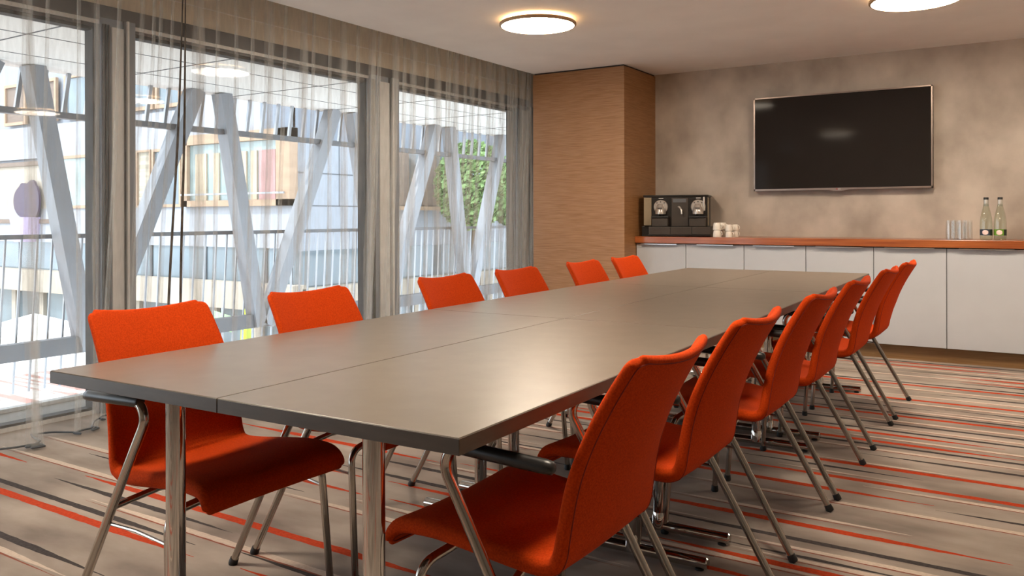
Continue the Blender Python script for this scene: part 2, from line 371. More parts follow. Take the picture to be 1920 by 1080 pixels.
# windows: one unit between each pair of posts
def window(n, y0, y1):
    w_ = empty('window_%d' % n, (XW - .03, (y0 + y1) / 2, 0)); w_['kind'] = 'structure'
    hy = (y1 - y0) / 2; b = MB(); z0, z1 = 0.03, 2.236
    b.box((-.05, -hy, z1 - .012), (.05, hy, z1), 1); b.box((-.05, -hy, z1 - .034), (.042, hy, z1 - .012), 2)
    b.box((-.05, -hy, z1 - .052), (.03, hy, z1 - .034), 1); b.box((-.05, -hy, z1 - .07), (.02, hy, z1 - .052), 3)
    b.box((-.05, -hy, 0), (.03, hy, .022), 2); b.box((-.05, -hy, .022), (.02, hy, .035), 3)
    for s in (-1, 1):
        b.box((-.05, s * hy - (.02 if s > 0 else 0), 0), (.04, s * hy + (.02 if s < 0 else 0), z1), 0)
        yy = s * (hy - .026)
        b.box((-.05, yy - .006, 0), (.03, yy + .006, z1), 3)
    b.build('window_frame', [M['alu'], M['alu_dark'], M['alu_light'], M['gasket']], w_)
    g = MB(); g.quad([(-.02, -hy + .02, .03), (-.02, hy - .02, .03), (-.02, hy - .02, z1 - .05), (-.02, -hy + .02, z1 - .05)])
    g.build('window_pane', M['pane'], w_)
window(1, 0.35, 2.695); window(2, 2.891, 4.921); window(3, 5.242, 7.088)
window(4, -2.3, 0.15)
def post(n, y0, y1):
    b = MB(); W = y1 - y0; x = XW - .08
    b.box((x, y0, 0), (XW + .03, y1, 2.236), 0)
    for k in range(3): b.box((XW + .03, y0 + .006 + k * .016, 0), (XW + .04, y0 + .014 + k * .016, 2.2), 1 if k % 2 == 0 else 2)
    b.box((XW + .03, y0 + W * .30, 0), (XW + .042, y0 + W * .66, 2.19), 3)
    b.box((XW + .03, y0 + W * .66, 0), (XW + .045, y0 + W * .72, 2.236), 1)
    b.box((XW + .03, y0 + W * .72, 0), (XW + .06, y0 + W * .78, 2.236), 4)
    b.box((XW + .03, y0 + W * .80, 0), (XW + .05, y1, 2.236), 0)
    struct(b.build('trim_%d' % n, [M['alu'], M['alu_dark'], M['gasket'], M['alu_light'], M['alu_light']]))
post(1, 2.695, 2.891); post(2, 4.921, 5.242); post(3, 7.088, 7.40); post(4, 0.15, 0.35); post(5, -2.6, -2.3)

# ------------------------------------------------------------------ conference tables
TH = 0.025
TW, TL, TT = 0.594, 1.512, 0.030
def make_table():
    t = empty('conference_table')
    b = MB(); b.box((-TW/2, -TL/2, .74 - TT), (TW/2, TL/2, .7385), 1); b.box((-TW/2 + .001, -TL/2 + .001, .7385), (TW/2 - .001, TL/2 - .001, .74), 0)
    b.build('tabletop', [M['table'], M['table_edge']], t, bevel=0.001, seg=1)
    b = MB()
    for s in (-1, 1): b.box((s*.20 - .015, -TL/2 + .12, .68), (s*.20 + .015, TL/2 - .12, .71))
    b.build('underframe', M['steel_dark'], t)
    for s in (-1, 1):
        y = s * (TL/2 - .115)
        b = MB(); b.lathe([(.045, .700), (.045, .706), (.023, .706)][::-1], (0, y, 0)); b.lathe([(.022, .035), (.022, .703)], (0, y, 0), 28)
        leg = b.build('table_leg', M['chrome'], t, smooth=40, loc=(.015, 0, 0))
        b = MB(); b.tube([(-.25, y, .0235), (-.246, y, .0235), (.246, y, .0235), (.25, y, .0235)], [.015, .0185, .0185, .015], 20)
        b.lathe([(.026, .020), (.026, .062), (.022, .072)], (0, y, 0), 24)
        b.build('foot_bar', M['chrome'], leg, smooth=40)
        for q in (-1, 1):
            b = MB(); b.lathe([(.014, 0), (.014, .007)], (q * .222, y, 0), 16); b.build('floor_glide', M['rubber'], leg)
    return t
T0 = make_table()
TP = [(-1, 0), (1, 0), (-1, 1), (1, 1), (-1, 2), (1, 2)]
TN = {(-1, 0): 'taupe table nearest the window in the front row, bare corner over the first orange chair',
      (1, 0): 'taupe table in the front row on the right, its sharp corner closest to the viewer',
      (-1, 1): 'taupe table in the middle of the long block, on the window side',
      (1, 1): 'taupe table in the middle of the long block, on the side away from the windows',
      (-1, 2): 'taupe table at the far end of the block, on the side of the brown pier',
      (1, 2): 'taupe table at the far end of the block, on the right before the grey cabinets'}
for i, (s, k) in enumerate(TP):
    o = T0 if i == 0 else copy_tree(T0)
    al = 1.09 + TL/2 + k * (TL + .002); ac = s * (TW/2 + .001)
    o.location = (-1.406 + ac * math.cos(TH) - (al - 1.09) * math.sin(TH), al + ac * math.sin(TH), 0)
    o.rotation_euler = (0, 0, TH)
    tag(o, TN[(s, k)], 'table', 'tables pushed together into one long conference table')

# ------------------------------------------------------------------ orange chairs
PROF = [(.512,.412,.018),(.511,.424,.024),(.500,.440,.032),(.478,.450,.036),(.44,.4535,.038),(.39,.453,.038),(.33,.447,.038),(.27,.440,.038),(.21,.433,.037),
        (.160,.430,.036),(.134,.433,.034),(.117,.444,.032),(.106,.463,.030),
        (.099,.49,.028),(.091,.53,.027),(.080,.58,.026),(.065,.63,.025),(.046,.68,.024),(.023,.73,.024),(-.004,.78,.023),(-.031,.825,.022),(-.042,.842,.020)]
JOIN = 12
def shell_width(s):   # s 0..1 along the profile
    if s < .5: return .215 + .020 * (1 - s / .5) ** 1.5
    return .215 - .027 * ((s - .5) / .5) ** 1.5
def chair_shell(i0, i1, capa, capb, name, parent):
    P = smoothpath([(x, 0, z) for x, z, t in PROF], 3); tt = []
    for i in range(len(PROF) - 1):
        for k in range(3): tt.append(PROF[i][2] * (1 - k/3) + PROF[i+1][2] * k/3)
    tt.append(PROF[-1][2]); N = len(P)
    rings = []
    def ring(pos, nrm, Wd, t, s):
        r = t / 2 * .98; pts = []
        conc = (.040 * min(1, max(0, (s - .50) / .25))) if s > .5 else .006
        def pt(v, n):
            q = min(1, abs(v) / .21); off = -conc * (1 - q * q) + conc * .35
            return pos + Vector((0, v, 0)) + nrm * (n + off)
        K = 14
        for k in range(K + 1): pts.append(pt(-(Wd - r) + 2 * (Wd - r) * k / K, t/2))
        for k in range(1, 6): a = PI/2 - PI * k / 6; pts.append(pt((Wd - r) + r * math.cos(a), t/2 * math.sin(a)))
        for k in range(K + 1): pts.append(pt((Wd - r) - 2 * (Wd - r) * k / K, -t/2))
        for k in range(1, 6): a = PI/2 - PI * k / 6; pts.append(pt(-(Wd - r) - r * math.cos(a), -t/2 * math.sin(a)))
        return pts
    a, e = i0 * 3, i1 * 3
    def fr(i):
        t = (P[min(i+1, N-1)] - P[max(i-1, 0)]).normalized()
        n = Vector((0, 1, 0)).cross(t)      # towards the sitter
        return t, (n if (n.z > 0 or n.x > 0) else -n)
    for i in range(a, e + 1):
        t, n = fr(i); s = i / (N - 1)
        d = min((P[i] - P[0]).length, (P[i] - P[-1]).length); Wd = shell_width(s)
        R = .014 if s < .5 else .020
        if d < R: Wd -= R * (1 - math.sqrt(max(0, 1 - (1 - d / R) ** 2)))
        rings.append(ring(P[i], n, Wd, tt[i], s))
    def rounded(i, sgn):
        t, n = fr(i); out = []
        for k in range(1, 5):
            an = k / 4 * PI / 2 * .96; d = tt[i] / 2 * math.sin(an); q = math.cos(an)
            s = i / (N - 1)
            out.append(ring(P[i] + t * d * sgn, n, shell_width(s) - (.014 if s < .5 else .020) - .010 * (1 - q), tt[i] * max(q, .08), s))
        return out
    if capa: rings = rounded(a, -1)[::-1] + rings
    if capb: rings = rings + rounded(e, 1)
    b = MB(); n = len(rings[0])
    for r_ in rings: b.v += [tuple(p) for p in r_]
    for k in range(len(rings) - 1):
        for j in range(n):
            j2 = (j + 1) % n
            b.f.append((k*n + j, (k+1)*n + j, (k+1)*n + j2, k*n + j2)); b.m.append(0)
    if capa: b.f.append(tuple(range(n))); b.m.append(0)
    if capb: b.f.append(tuple((len(rings)-1)*n + j for j in reversed(range(n)))); b.m.append(0)
    o = b.build(name, M['fabric'], parent, smooth=70)
    # seam along the rear edge of this piece
    K = 14
    body = rings[(4 if capa else 0):(len(rings) - 4 if capb else len(rings))]
    i1_, i2_ = K + 6, n - 6
    left = [r_[K + 6] for r_ in body]; right = [r_[2*K + 6] for r_ in body]
    pb = MB(); pb.tube(left, .0016, 5)
    if capb: pb.tube([body[-1][K + 6 + j] for j in range(K + 1)], .0016, 5)
    if capa: pb.tube([body[0][K + 6 + j] for j in range(K + 1)], .0016, 5)
    pb.tube(right, .0016, 5)
    pb.build('piping', M['piping'], o)
    return o
def make_chair():
    c = empty('conference_chair')
    chair_shell(0, JOIN, True, False, 'seat', c)
    chair_shell(JOIN, len(PROF) - 1, False, True, 'backrest', c)
    for s in (-1, 1):
        b = MB(); path = fillet([(.0, s*.270, .014), (.262, s*.263, .482), (.338, s*.262, .612), (.318, s*.262, .655), (.255, s*.262, .652)], [.10, .05, .03])
        b.tube(path, .0115, 14)
        leg = b.build('rear_leg', M['chrome_soft'], c, smooth=40)
        b = MB(); b.tube([(-.009, s*.270, 0), (-.004, s*.270, .006), (.004, s*.270, .022)], [.0125, .015, .0135], 12); b.build('foot_glide', M['rubber'], leg, smooth=40)
        b = MB(); b.tube([(.318, s*.262, .656), (.312, s*.262, .6555), (.105, s*.262, .648), (.090, s*.262, .647), (.085, s*.262, .647)], [.0125, .0140, .0140, .0125, .006], 16)
        b.build('armrest', M['black_pad'], c, smooth=50)
    b = MB(); path = fillet([(.435, -.262, .014), (.408, -.250, .395), (.40, -.10, .405), (.40, .10, .405), (.408, .250, .395), (.435, .262, .014)], [.045, .03, .03, .045])
    b.tube(path, .0105, 14); leg = b.build('front_leg_frame', M['chrome_soft'], c, smooth=40)
    for s in (-1, 1):
        g = MB(); g.lathe([(.013, 0), (.015, .006), (.0125, .024)], (.435, s*.262, 0), 12); g.build('foot_glide', M['rubber'], leg, smooth=40)
    b = MB(); b.tube([(.205, -.262, .380), (.22, -.15, .398), (.22, .15, .398), (.205, .262, .380)], .009, 10); b.build('cross_tube', M['chrome_soft'], c, smooth=40)
    for s in (-1, 1):
        b = MB(); b.tube([(.185, s*.262, .334), (.30, s*.262, .338), (.414, s*.256, .326)], .0045, 8); b.build('side_rod', M['chrome_soft'], c, smooth=40)
    return c
CH = make_chair()
CHL = [  # x, y, yaw, label
 (-2.170, 1.476, 0, 'orange armchair on the window side, nearest the viewer, its whole seat in view'),
 (-2.18, 2.110, 0, 'orange armchair on the window side, second from the viewer'),
 (-2.185, 2.920, 0, 'orange armchair on the window side, third, just right of the wide window post'),
 (-2.19, 3.515, 0, 'orange armchair on the window side, fourth, its backrest just left of the brown pier'),
 (-2.22, 4.285, 0, 'orange armchair on the window side whose backrest stands wholly before the brown pier'),
 (-2.235, 4.895, 0, 'orange armchair on the window side, farthest from the viewer, before the first grey cupboard'),
 (-.662, 1.572, PI, 'largest orange armchair, seen from behind, its armrest under the near table corner'),
 (-.677, 2.230, PI, 'orange armchair seen from behind on the right, second from the viewer'),
 (-.677, 2.985, PI, 'orange armchair seen from behind on the right, third from the viewer'),
 (-.677, 3.668, PI, 'orange armchair seen from behind on the right, fourth from the viewer'),
 (-.677, 4.484, PI, 'orange armchair seen from behind on the right, fifth from the viewer'),
 (-.677, 5.180, PI, 'orange armchair seen from behind on the right, farthest from the viewer'),
]
for i, (x, y, rz, lab) in enumerate(CHL):
    o = CH if i == 0 else copy_tree(CH)
    o.location = (x, y, 0); o.rotation_euler = (0, 0, rz)
    tag(o, lab, 'chair', 'orange armchairs on the window side' if i < 6 else 'orange armchairs on the side away from the windows')

# ------------------------------------------------------------------ sideboard
DX = [-3.105, -2.635, -2.122, -1.617, -1.107, -0.602, -0.085, 0.43]
HX = [(-3.049, -2.710), (-2.524, -2.205), (-2.038, -1.703), (-1.535, -1.182), (-1.025, -.682), (-.520, -.169), (-0.0, .34)]
DY = 6.95
clabs = ['grey lacquered cupboard against the brown pier, under the coffee machine', 'grey lacquered cupboard under the stacked cups, second from the brown pier',
         'grey lacquered cupboard below the left half of the television, third from the brown pier', 'grey lacquered cupboard below the right half of the television, behind the table',
         'grey lacquered cupboard beyond the right-hand chairs, its full door visible down to the plinth', 'grey lacquered cupboard under the glasses and bottles, at the right edge of the view',
         'grey lacquered cupboard past the right edge of the view']
for k in range(7):
    x0, x1 = DX[k], DX[k+1]
    t = empty('sideboard_cabinet', ((x0 + x1)/2, DY + .2, 0)); hw = (x1 - x0)/2
    b = MB(); b.box((-hw + .001, -.175, .11), (hw - .001, .245, .866)); b.build('body', M['cab_in'], t)
    g = .0025
    b = MB(); b.box((-hw + g, -.20, .114), (hw - g, -.180, .858)); d = b.build('door', M['cab'], t, bevel=.0012, seg=1)
    h0, h1 = HX[k][0] - (x0 + x1)/2, HX[k][1] - (x0 + x1)/2
    b = MB(); b.box((h0, -.232, .8605), (h1, -.180, .8635)); b.box((h0, -.232, .853), (h1, -.229, .8635)); b.build('door_handle', M['handle'], d)
    b = MB(); b.box((-hw, -.150, 0), (hw, -.130, .11)); b.build('plinth', M['plinth'], t)
    tag(t, clabs[k], 'cabinet', 'grey cupboards of the sideboard')
b = MB(); b.box((-3.105, 6.915, .866), (.45, YB - .002, .924))
tag(b.build('worktop', M['worktop'], bevel=.003), 'long reddish cherry wood worktop running along the back wall over the grey cupboards', 'worktop')

# ------------------------------------------------------------------ television
tx0, tx1, tz0, tz1 = -2.146, -.730, 1.325, 2.142
ty = YB - .075; tv = empty('television', ((tx0 + tx1)/2, ty, tz0)); W2, H = (tx1 - tx0)/2, tz1 - tz0
b = MB(); b.box((-W2, 0, 0), (W2, .055, H)); b.build('shell', M['tvback'], tv, bevel=.004)
b = MB(); f = .011
for a, c in (((-W2, -.006, 0), (W2, .004, .016)), ((-W2, -.006, H - f), (W2, .004, H)), ((-W2, -.006, 0), (-W2 + f, .004, H)), ((W2 - f, -.006, 0), (W2, .004, H))): b.box(a, c)
b.v += [(-.07, -.006, 0), (.07, -.006, 0), (.03, -.006, -.012), (-.03, -.006, -.012), (-.07, .02, 0), (.07, .02, 0), (.03, .02, -.012), (-.03, .02, -.012)]
i = len(b.v) - 8
for q in ((0,3,2,1),(0,4,7,3),(3,7,6,2),(2,6,5,1),(4,5,6,7)): b.f.append(tuple(i + k for k in q)); b.m.append(0)
bz = b.build('bezel', M['tvframe'], tv)
b = MB(); b.box((-W2 + f, -.003, .016), (W2 - f, .001, H - f)); b.build('screen', M['screen'], tv)
def text(s, size, material, parent, loc, rot, name='lettering', ext=.0004):
    c = bpy.data.curves.new(name, 'FONT'); c.body = s; c.size = size; c.extrude = ext; c.align_x = 'CENTER'; c.align_y = 'CENTER'
    c.materials.append(material); o = bpy.data.objects.new(name, c); COL.objects.link(o)
    bpy.context.view_layer.update(); me = bpy.data.meshes.new_from_object(o); bpy.data.objects.remove(o)
    o = bpy.data.objects.new(name, me); COL.objects.link(o); o.parent = parent; o.location = loc; o.rotation_euler = rot
    return o
text('LG', .017, M['logo'], bz, (.008, -.0075, .0055), (PI/2, 0, 0), 'logo_lettering')
b = MB(); b.tube([(-.012, -.0085, .0055), (-.012, -.006, .0055)], .006, 16); b.build('logo_emblem', M['logored'], bz)
b = MB(); b.box((-.25, .055, H*.3), (.25, .0745, H*.7)); b.build('wall_bracket', M['steel_dark'], tv)
tag(tv, 'large flat black television with a thin brownish frame mounted on the mottled back wall', 'television')

# ------------------------------------------------------------------ coffee machine
WT = .9242
cm = empty('coffee_machine', (-2.765, 7.10, WT), .24)
b = MB(); b.box((-.300, -.05, .09), (.265, .22, .355)); b.box((-.305, -.058, .355), (.275, .225, .371)); b.build('housing', M['mach'], cm, bevel=.004)
b = MB(); b.box((-.298, -.066, .098), (-.228, -.05, .350)); b.build('water_tank_cover', M['mach_side'], cm, bevel=.003)
b = MB(); b.box((.2655, -.045, .10), (.270, .03, .345)); b.build('side_panel', M['mach_side'], cm)
b = MB(); b.box((-.325, -.02, 0), (.29, .22, .09)); b.box((-.250, -.145, .006), (.300, -.02, .020)); b.build('base', M['mach'], cm, bevel=.003)
for x0, x1 in ((-.240, -.048), (-.046, .138), (.140, .305)):
    b = MB(); b.box((x0, -.15, .020), (x1, -.02, .088)); b.build('drip_tray', M['mach_grey'], cm, bevel=.003)
b = MB(); b.box((-.050, -.062, .092), (.098, -.05, .345)); ctr = b.build('centre_panel', M['mach_grey'], cm, bevel=.002)
b = MB(); b.box((-.036, -.066, .305), (.080, -.062, .335)); b.build('display', M['steel_dark'], ctr)
b = MB(); b.tube(smoothpath([(.012, -.062, .265), (.022, -.075, .262), (.040, -.092, .240), (.046, -.096, .200)], 5), .0085, 10); b.build('hot_water_spout', M['silver'], cm, smooth=40)
for xc in (-.145, .185):
    b = MB(); b.tube([(xc, -.050, .265), (xc, -.066, .265), (xc, -.072, .265)], [.064, .064, .058], 36); hd = b.build('brew_head', M['silver'], cm, smooth=30)
    b = MB()
    for dx, dz in ((-.032, .036), (0, .045), (.032, .036)): b.tube([(xc + dx, -.0715, .265 + dz), (xc + dx, -.0745, .265 + dz)], .0055, 12)
    b.box((xc - .020, -.128, .251), (xc + .020, -.100, .256)); b.build('button', M['rubber'], hd)
    # domed nose hanging over the cup tray
    b = MB(); base = len(b.v); n = 20
    for k in range(9):
        t = k / 8; z = .292 - .092 * t; hw = .026 + .022 * math.sin(min(1, t * 1.3) * PI/2); dp = .020 + .042 * math.sin(min(1, t * 1.2) * PI/2)
        for j in range(n + 1):
            a = PI * j / n; b.v.append((xc - hw * math.cos(a), -.070 - dp * math.sin(a), z))
    for k in range(8):
        for j in range(n):
            p = base + k * (n+1) + j; b.f.append((p, p + n + 1, p + n + 2, p + 1)); b.m.append(0)
    b.f.append(tuple(base + j for j in range(n + 1))); b.m.append(0); b.f.append(tuple(base + 8*(n+1) + j for j in reversed(range(n + 1)))); b.m.append(0)
    b.build('nose', M['silver'], hd, smooth=50)
    b = MB(); b.tube([(xc - .015, -.09, .203), (xc - .013, -.09, .183)], .006, 8); b.tube([(xc + .015, -.09, .203), (xc + .013, -.09, .183)], .006, 8); b.build('coffee_outlet', M['rubber'], hd)
    b = MB(); b.box((xc - .075, -.135, .168), (xc + .075, -.05, .182)); b.build('cup_shelf', M['rubber'], cm, bevel=.002)
    b = MB(); b.box((xc - .070, -.120, .092), (xc + .070, -.05, .166)); b.build('capsule_bin', M['mach_grey'], cm, bevel=.002)
    b = MB(); b.box((xc - .020, -.0515, .340), (xc + .020, -.0495, .346)); b.build('brand_plate', M['logo'], cm)
b = MB(); b.tube([(.235, -.052, .345), (.235, -.062, .345), (.236, -.066, .30), (.240, -.066, .23)], .008, 10); b.build('steam_wand', M['silver'], cm, smooth=40)
tag(cm, 'black two-headed capsule coffee machine with silver brewing heads on the left end of the worktop', 'coffee machine')

# ------------------------------------------------------------------ cups, glasses, bottles
def make_cup(r, h):
    c = empty('coffee_cup')
    b = MB(); b.lathe([(0.0, h*.97), (r*.66, h*.97), (r*.70, h), (r*.74, h), (r*.80, h*.93), (r*.94, h*.55), (r, .03*h), (r, 0), (r*.95, 0), (r*.88, h*.5), (r*.72, h*.88), (0, h*.9)][::-1], (0, 0, 0), 32)
    b.build('cup_body', M['cup'], c, smooth=50)
    b = MB(); b.tube([(r*.93 + .012 + .014*math.cos(a) - .010, 0, h*.50 + .017*math.sin(a)) for a in [PI*1.35 + x*(-PI*1.7)/10 + PI*.0 for x in range(11)]], .0032, 8)
    b.build('cup_handle', M['cup'], c, smooth=50)
    return c
CA = make_cup(.037, .062); CB = make_cup(.031, .054)
first = True
for proto, spots, big in ((CA, ((-2.380, 7.03), (-2.365, 7.13)), 'larger'), (CB, ((-2.279, 7.04), (-2.255, 7.13)), 'smaller')):
    for si, (x, y) in enumerate(spots):
        for lv in range(2):
            o = proto if (si, lv) == (0, 0) else copy_tree(proto)
            o.location = (x, y, WT + lv * (.0625 if big == 'larger' else .0545)); o.rotation_euler = (0, 0, -.25)
            tag(o, '%s white upturned cup, %s of the %s stack %s' % (big, 'bottom' if lv == 0 else 'top', 'front' if si == 0 else 'rear',
                'beside the coffee machine' if big == 'larger' else 'on the right'), 'cup', 'white cups stacked beside the coffee machine')
def make_glass():
    b = MB(); r, h = .031, .145
    b.lathe([(r, 0), (r*.99, h*.5), (r*.93, h), (0, h)], (0, 0, 0), 28); b.lathe([(r - .003, 0), (r*.99 - .003, h*.5), (r*.90, h - .014), (0, h - .014)], (0, 0, 0), 28)
    return b.build('drinking_glass', M['glass'], smooth=50)
G0 = make_glass()
for i, (x, y, l) in enumerate(((-.588, 7.08, 'clear tumbler standing upside down at the front left of the four, farthest from the bottles'), (-.560, 7.19, 'clear tumbler standing upside down behind the front left one'),
                               (-.512, 7.08, 'clear tumbler standing upside down at the front right of the four, nearer the bottles'), (-.478, 7.19, 'clear tumbler standing upside down behind the front right one'))):
    o = G0 if i == 0 else copy_tree(G0)
    o.location = (x, y, WT); tag(o, l, 'glass', 'upturned tumblers on the worktop')
def bottle(x, y, lab, cm_, label):
    t = empty('water_bottle', (x, y, WT))
    prof = [(0, .004), (.036, .0), (.040, .006), (.041, .03), (.041, .13), (.038, .165), (.030, .205), (.020, .245), (.0155, .27), (.0145, .30)]
    b = MB(); b.lathe(prof, (0, 0, 0), 32); bo = b.build('bottle_body', M['bottleglass'], t, smooth=50)
    b = MB(); b.lathe([(.0155, .250), (.0165, .252), (.0155, .298), (.0150, .300)], (0, 0, 0), 24); b.build('neck_label', M['neckfoil'], t, smooth=50)
    b = MB(); b.lathe([(.017, .298), (.017, .312), (.0155, .315), (0, .315)], (0, 0, 0), 24); b.build('bottle_cap', M['cap'], t, smooth=40)
    b = MB(); n = 40; z0, z1 = .034, .078
    for j in range(n + 1):
        a = 2*PI*j/n; b.v += [(.0416*math.cos(a), .0416*math.sin(a), z0), (.0416*math.cos(a), .0416*math.sin(a), z1)]
    ang0 = math.atan2(-y, -x)
    for j in range(n):
        a = (2*PI*(j + .5)/n - ang0 + PI) % (2*PI) - PI
        b.f.append((2*j, 2*j+2, 2*j+3, 2*j+1)); b.m.append(0 if a < .55 else (1 if a < 1.4 else 0))
    lb = b.build('bottle_label', [M[lab], M['lab_dark']], t, smooth=50)
    b = MB(); i0 = 0
    for j in range(9):
        a = ang0 - .62 + .95 * j / 8; e = .018 * math.sqrt(max(.12, 1 - ((j - 4)/4.2)**2))
        b.v += [(.0422*math.cos(a), .0422*math.sin(a), .056 - e), (.0422*math.cos(a), .0422*math.sin(a), .056 + e)]
    for j in range(8): b.f.append((2*j, 2*j+2, 2*j+3, 2*j+1)); b.m.append(0)
    b.build('label_badge', M['lab_pink'], lb, smooth=50)
    tag(t, label, 'bottle', 'water bottles on the worktop')
bottle(-.352, 7.08, 'lab_blue', 0, 'clear glass bottle with a dark blue label and black cap, left of the pair')
bottle(-.262, 7.08, 'lab_green', 1, 'clear glass bottle with a green label and black cap, right of the pair')

# ------------------------------------------------------------------ ceiling lamps
def make_lamp():
    t = empty('ceiling_lamp'); R = .262
    b = MB(); b.lathe([(0, -.0015), (R - .05, -.0015), (R - .05, -.022), (0, -.022)][::-1], (0, 0, 0), 64); b.build('mounting_plate', M['white'], t, smooth=30)
    b = MB(); b.lathe([(R - .050, -.004), (R - .048, -.004), (R - .048, -.020), (R - .050, -.020)], (0, 0, 0), 64); b.build('uplight_ring', M['lampring'], t, smooth=30)
    b = MB(); b.lathe([(R - .07, -.024), (R - .006, -.024), (R, -.030), (R, -.042), (R - .006, -.048), (R - .014, -.048), (R - .014, -.038), (R - .07, -.038)], (0, 0, 0), 64)
    b.f.pop(); b.m.pop(); b.f.pop(); b.m.pop()
    b.build('rim', M['rim'], t, smooth=30)
    b = MB(); b.lathe([(R - .013, -.040), (R - .013, -.046), (R - .03, -.049), (0, -.051)][::-1], (0, 0, 0), 64); b.build('diffuser', M['lampface'], t, smooth=30)
    return t
LP = make_lamp()
for i, (x, y, l) in enumerate(((-2.895, 4.86, 'round flat ceiling lamp glowing warm white above the window side of the table'),
                               (-.645, 5.55, 'round flat ceiling lamp at the top right, cut by the upper edge of the view'),
                               (-2.75, .75, 'round flat ceiling lamp over the near end of the table, unseen and added to light the room'),  # added lamp outside the frame, brightens the near part of the room
                               (-.75, 1.7, 'round flat ceiling lamp above the viewer, unseen and added as extra room light'),  # another unseen lamp, added only for the interior light level
                               (1.4, 5.5, 'round flat ceiling lamp beyond the right edge of the view'))):
    o = LP if i == 0 else copy_tree(LP)
    o.location = (x, y, CEIL); tag(o, l, 'ceiling lamp', 'round ceiling lamps')

# ------------------------------------------------------------------ sheer curtains
def curtain(name, y0, y1, pleats, label, xoff=0.0, seed=1, bottom=None, side_hem=1):
    """hanging sheet: nearly flat spans joined by narrow folds where the cloth doubles back"""
    rr = random.Random(seed); path = []   # (y at top, x offset, pleat id, local fold offset)
    ys = sorted(pleats); y = y0
    def span(a, b_, amp, ph):
        n = max(3, int((b_ - a) / .02)); return [(a + (b_ - a) * k / n, amp * math.sin(PI * k / n * 1.0 + ph) ) for k in range(n + 1)]
    cur = y0; side = 1
    for (py, pw) in ys:
        h = pw / 2
        pts = span(cur, py - h * .2, rr.uniform(.006, .02) * side, 0)
        path += [(a, x, None) for a, x in pts]
        path += [(py + h, .008, (py, h)), (py + h * 1.02, .013, (py, h)), (py - h, .020, (py, h)), (py - h * 1.02, .026, (py, h)), (py + h, .034, (py, h))]
        if pw > .028: path += [(py + h * 1.02, .039, (py, h)), (py - h * .8, .045, (py, h)), (py - h * .82, .050, (py, h)), (py + h, .052, (py, h))]
        cur = py + h * 1.3; side = -side
        path += [(cur, .018, (py, h))]
    path += [(a, x, None) for a, x in span(cur, y1, .01 * side, 0)]
    NZ = 22; z0, z1 = 0.012, 2.62; b = MB(); n = len(path)
    ph = rr.uniform(0, 6)
    for k in range(NZ + 1):
        z = z1 + (z0 - z1) * k / NZ; d = (z1 - z) / z1
        for (yy, xo, pl) in path:
            sway = .008 * d * math.sin(yy * 9 + ph) + .006 * d * math.sin(z * 4.0 + yy * 13)
            Y = yy + sway
            if pl: # folds widen and twist a little towards the floor
                py, h = pl; Y = py + sway + (yy - py) * (1 + .55 * d + .25 * math.sin(z * 7 + py * 31))
            bx = bottom(yy) if bottom else -.05 + .03 * math.sin(yy * 5.1 + ph)
            X = -4.13 + xoff + xo * (1 + .5 * d) + bx * d ** 1.3 + .012 * d * math.sin(yy * 21 + ph)
            b.v.append((X, Y, z))
    for k in range(NZ):
        for j in range(n - 1):
            b.f.append((k*n + j, k*n + j + 1, (k+1)*n + j + 1, (k+1)*n + j)); b.m.append(0)
    o = b.build(name, M['sheer'], smooth=180)
    hm = MB(); hm.tube([(x, y, z + .003) for x, y, z in b.v[NZ * n:]], .005, 6); hm.build('hem', M['ext_dark'], o, smooth=60)
    e = n - 1 if side_hem > 0 else 0
    sh = MB(); sh.tube([b.v[k * n + e] for k in range(NZ + 1)], [.0025 + .0045 * min(1, k / 9) for k in range(NZ + 1)], 6); sh.build('side_hem', M['hemcol'], o, smooth=60)
    tag(o, label, 'curtain', 'sheer curtains')
    return o
def bottomA(y):
    P = [(0.3, -.05), (1.95, -.03), (2.10, .02), (2.16, .02), (2.20, -.16), (2.30, -.12), (2.36, -.02), (2.45, -.03), (2.53, -.15), (2.62, -.20), (2.9, -.22)]
    for (a, u), (b_, v) in zip(P, P[1:]):
        if a <= y <= b_: return u + (v - u) * (y - a) / (b_ - a)
    return P[0][1] if y < P[0][0] else P[-1][1]
pa = [(.45,.02),(.62,.02),(.80,.03),(.97,.02),(1.15,.02),(1.32,.03),(1.50,.02),(1.66,.02),(1.83,.02),(1.94,.012),
      (2.095,.034),(2.208,.010),(2.355,.010),(2.452,.022),(2.586,.010),(2.716,.022),(2.790,.008),(2.832,.010),(2.905,.012)]
curtain('sheer_curtain', .30, 2.985, pa, 'sheer grey curtain hanging to the floor at the left edge, before the first window', seed=4, bottom=bottomA)
pbl = [(3.052,.050),(3.192,.012),(3.319,.020),(3.447,.012),(3.573,.044),(3.712,.016),(3.863,.034),(3.958,.018),(4.105,.014),(4.218,.032),(4.383,.016),(4.520,.050),
      (4.610,.022),(4.781,.032),(4.892,.026),(4.987,.038),(5.165,.020),(5.288,.044),(5.437,.030),(5.539,.050),(5.690,.020),(5.783,.040),(5.905,.022),(6.02,.044),(6.12,.024),
      (6.221,.044),(6.353,.050),(6.45,.030),(6.583,.054),(6.70,.04),(6.86,.05)]
curtain('sheer_curtain', 2.99, 6.98, pbl, 'sheer grey curtain hanging across the windows from the dark middle seam to the brown pier', xoff=.012, seed=9, side_hem=-1,
        bottom=lambda y: -.10 + .05 * math.sin(y * 6.3) + .02 * math.sin(y * 17))
b = MB(); b.box((-4.16, YF + .05, CEIL + .17), (-4.06, YB - .1, CEIL + .19))
tag(b.build('curtain_rail', M['white']), 'white curtain rail in the ceiling recess over the sheer curtains', 'curtain rail')

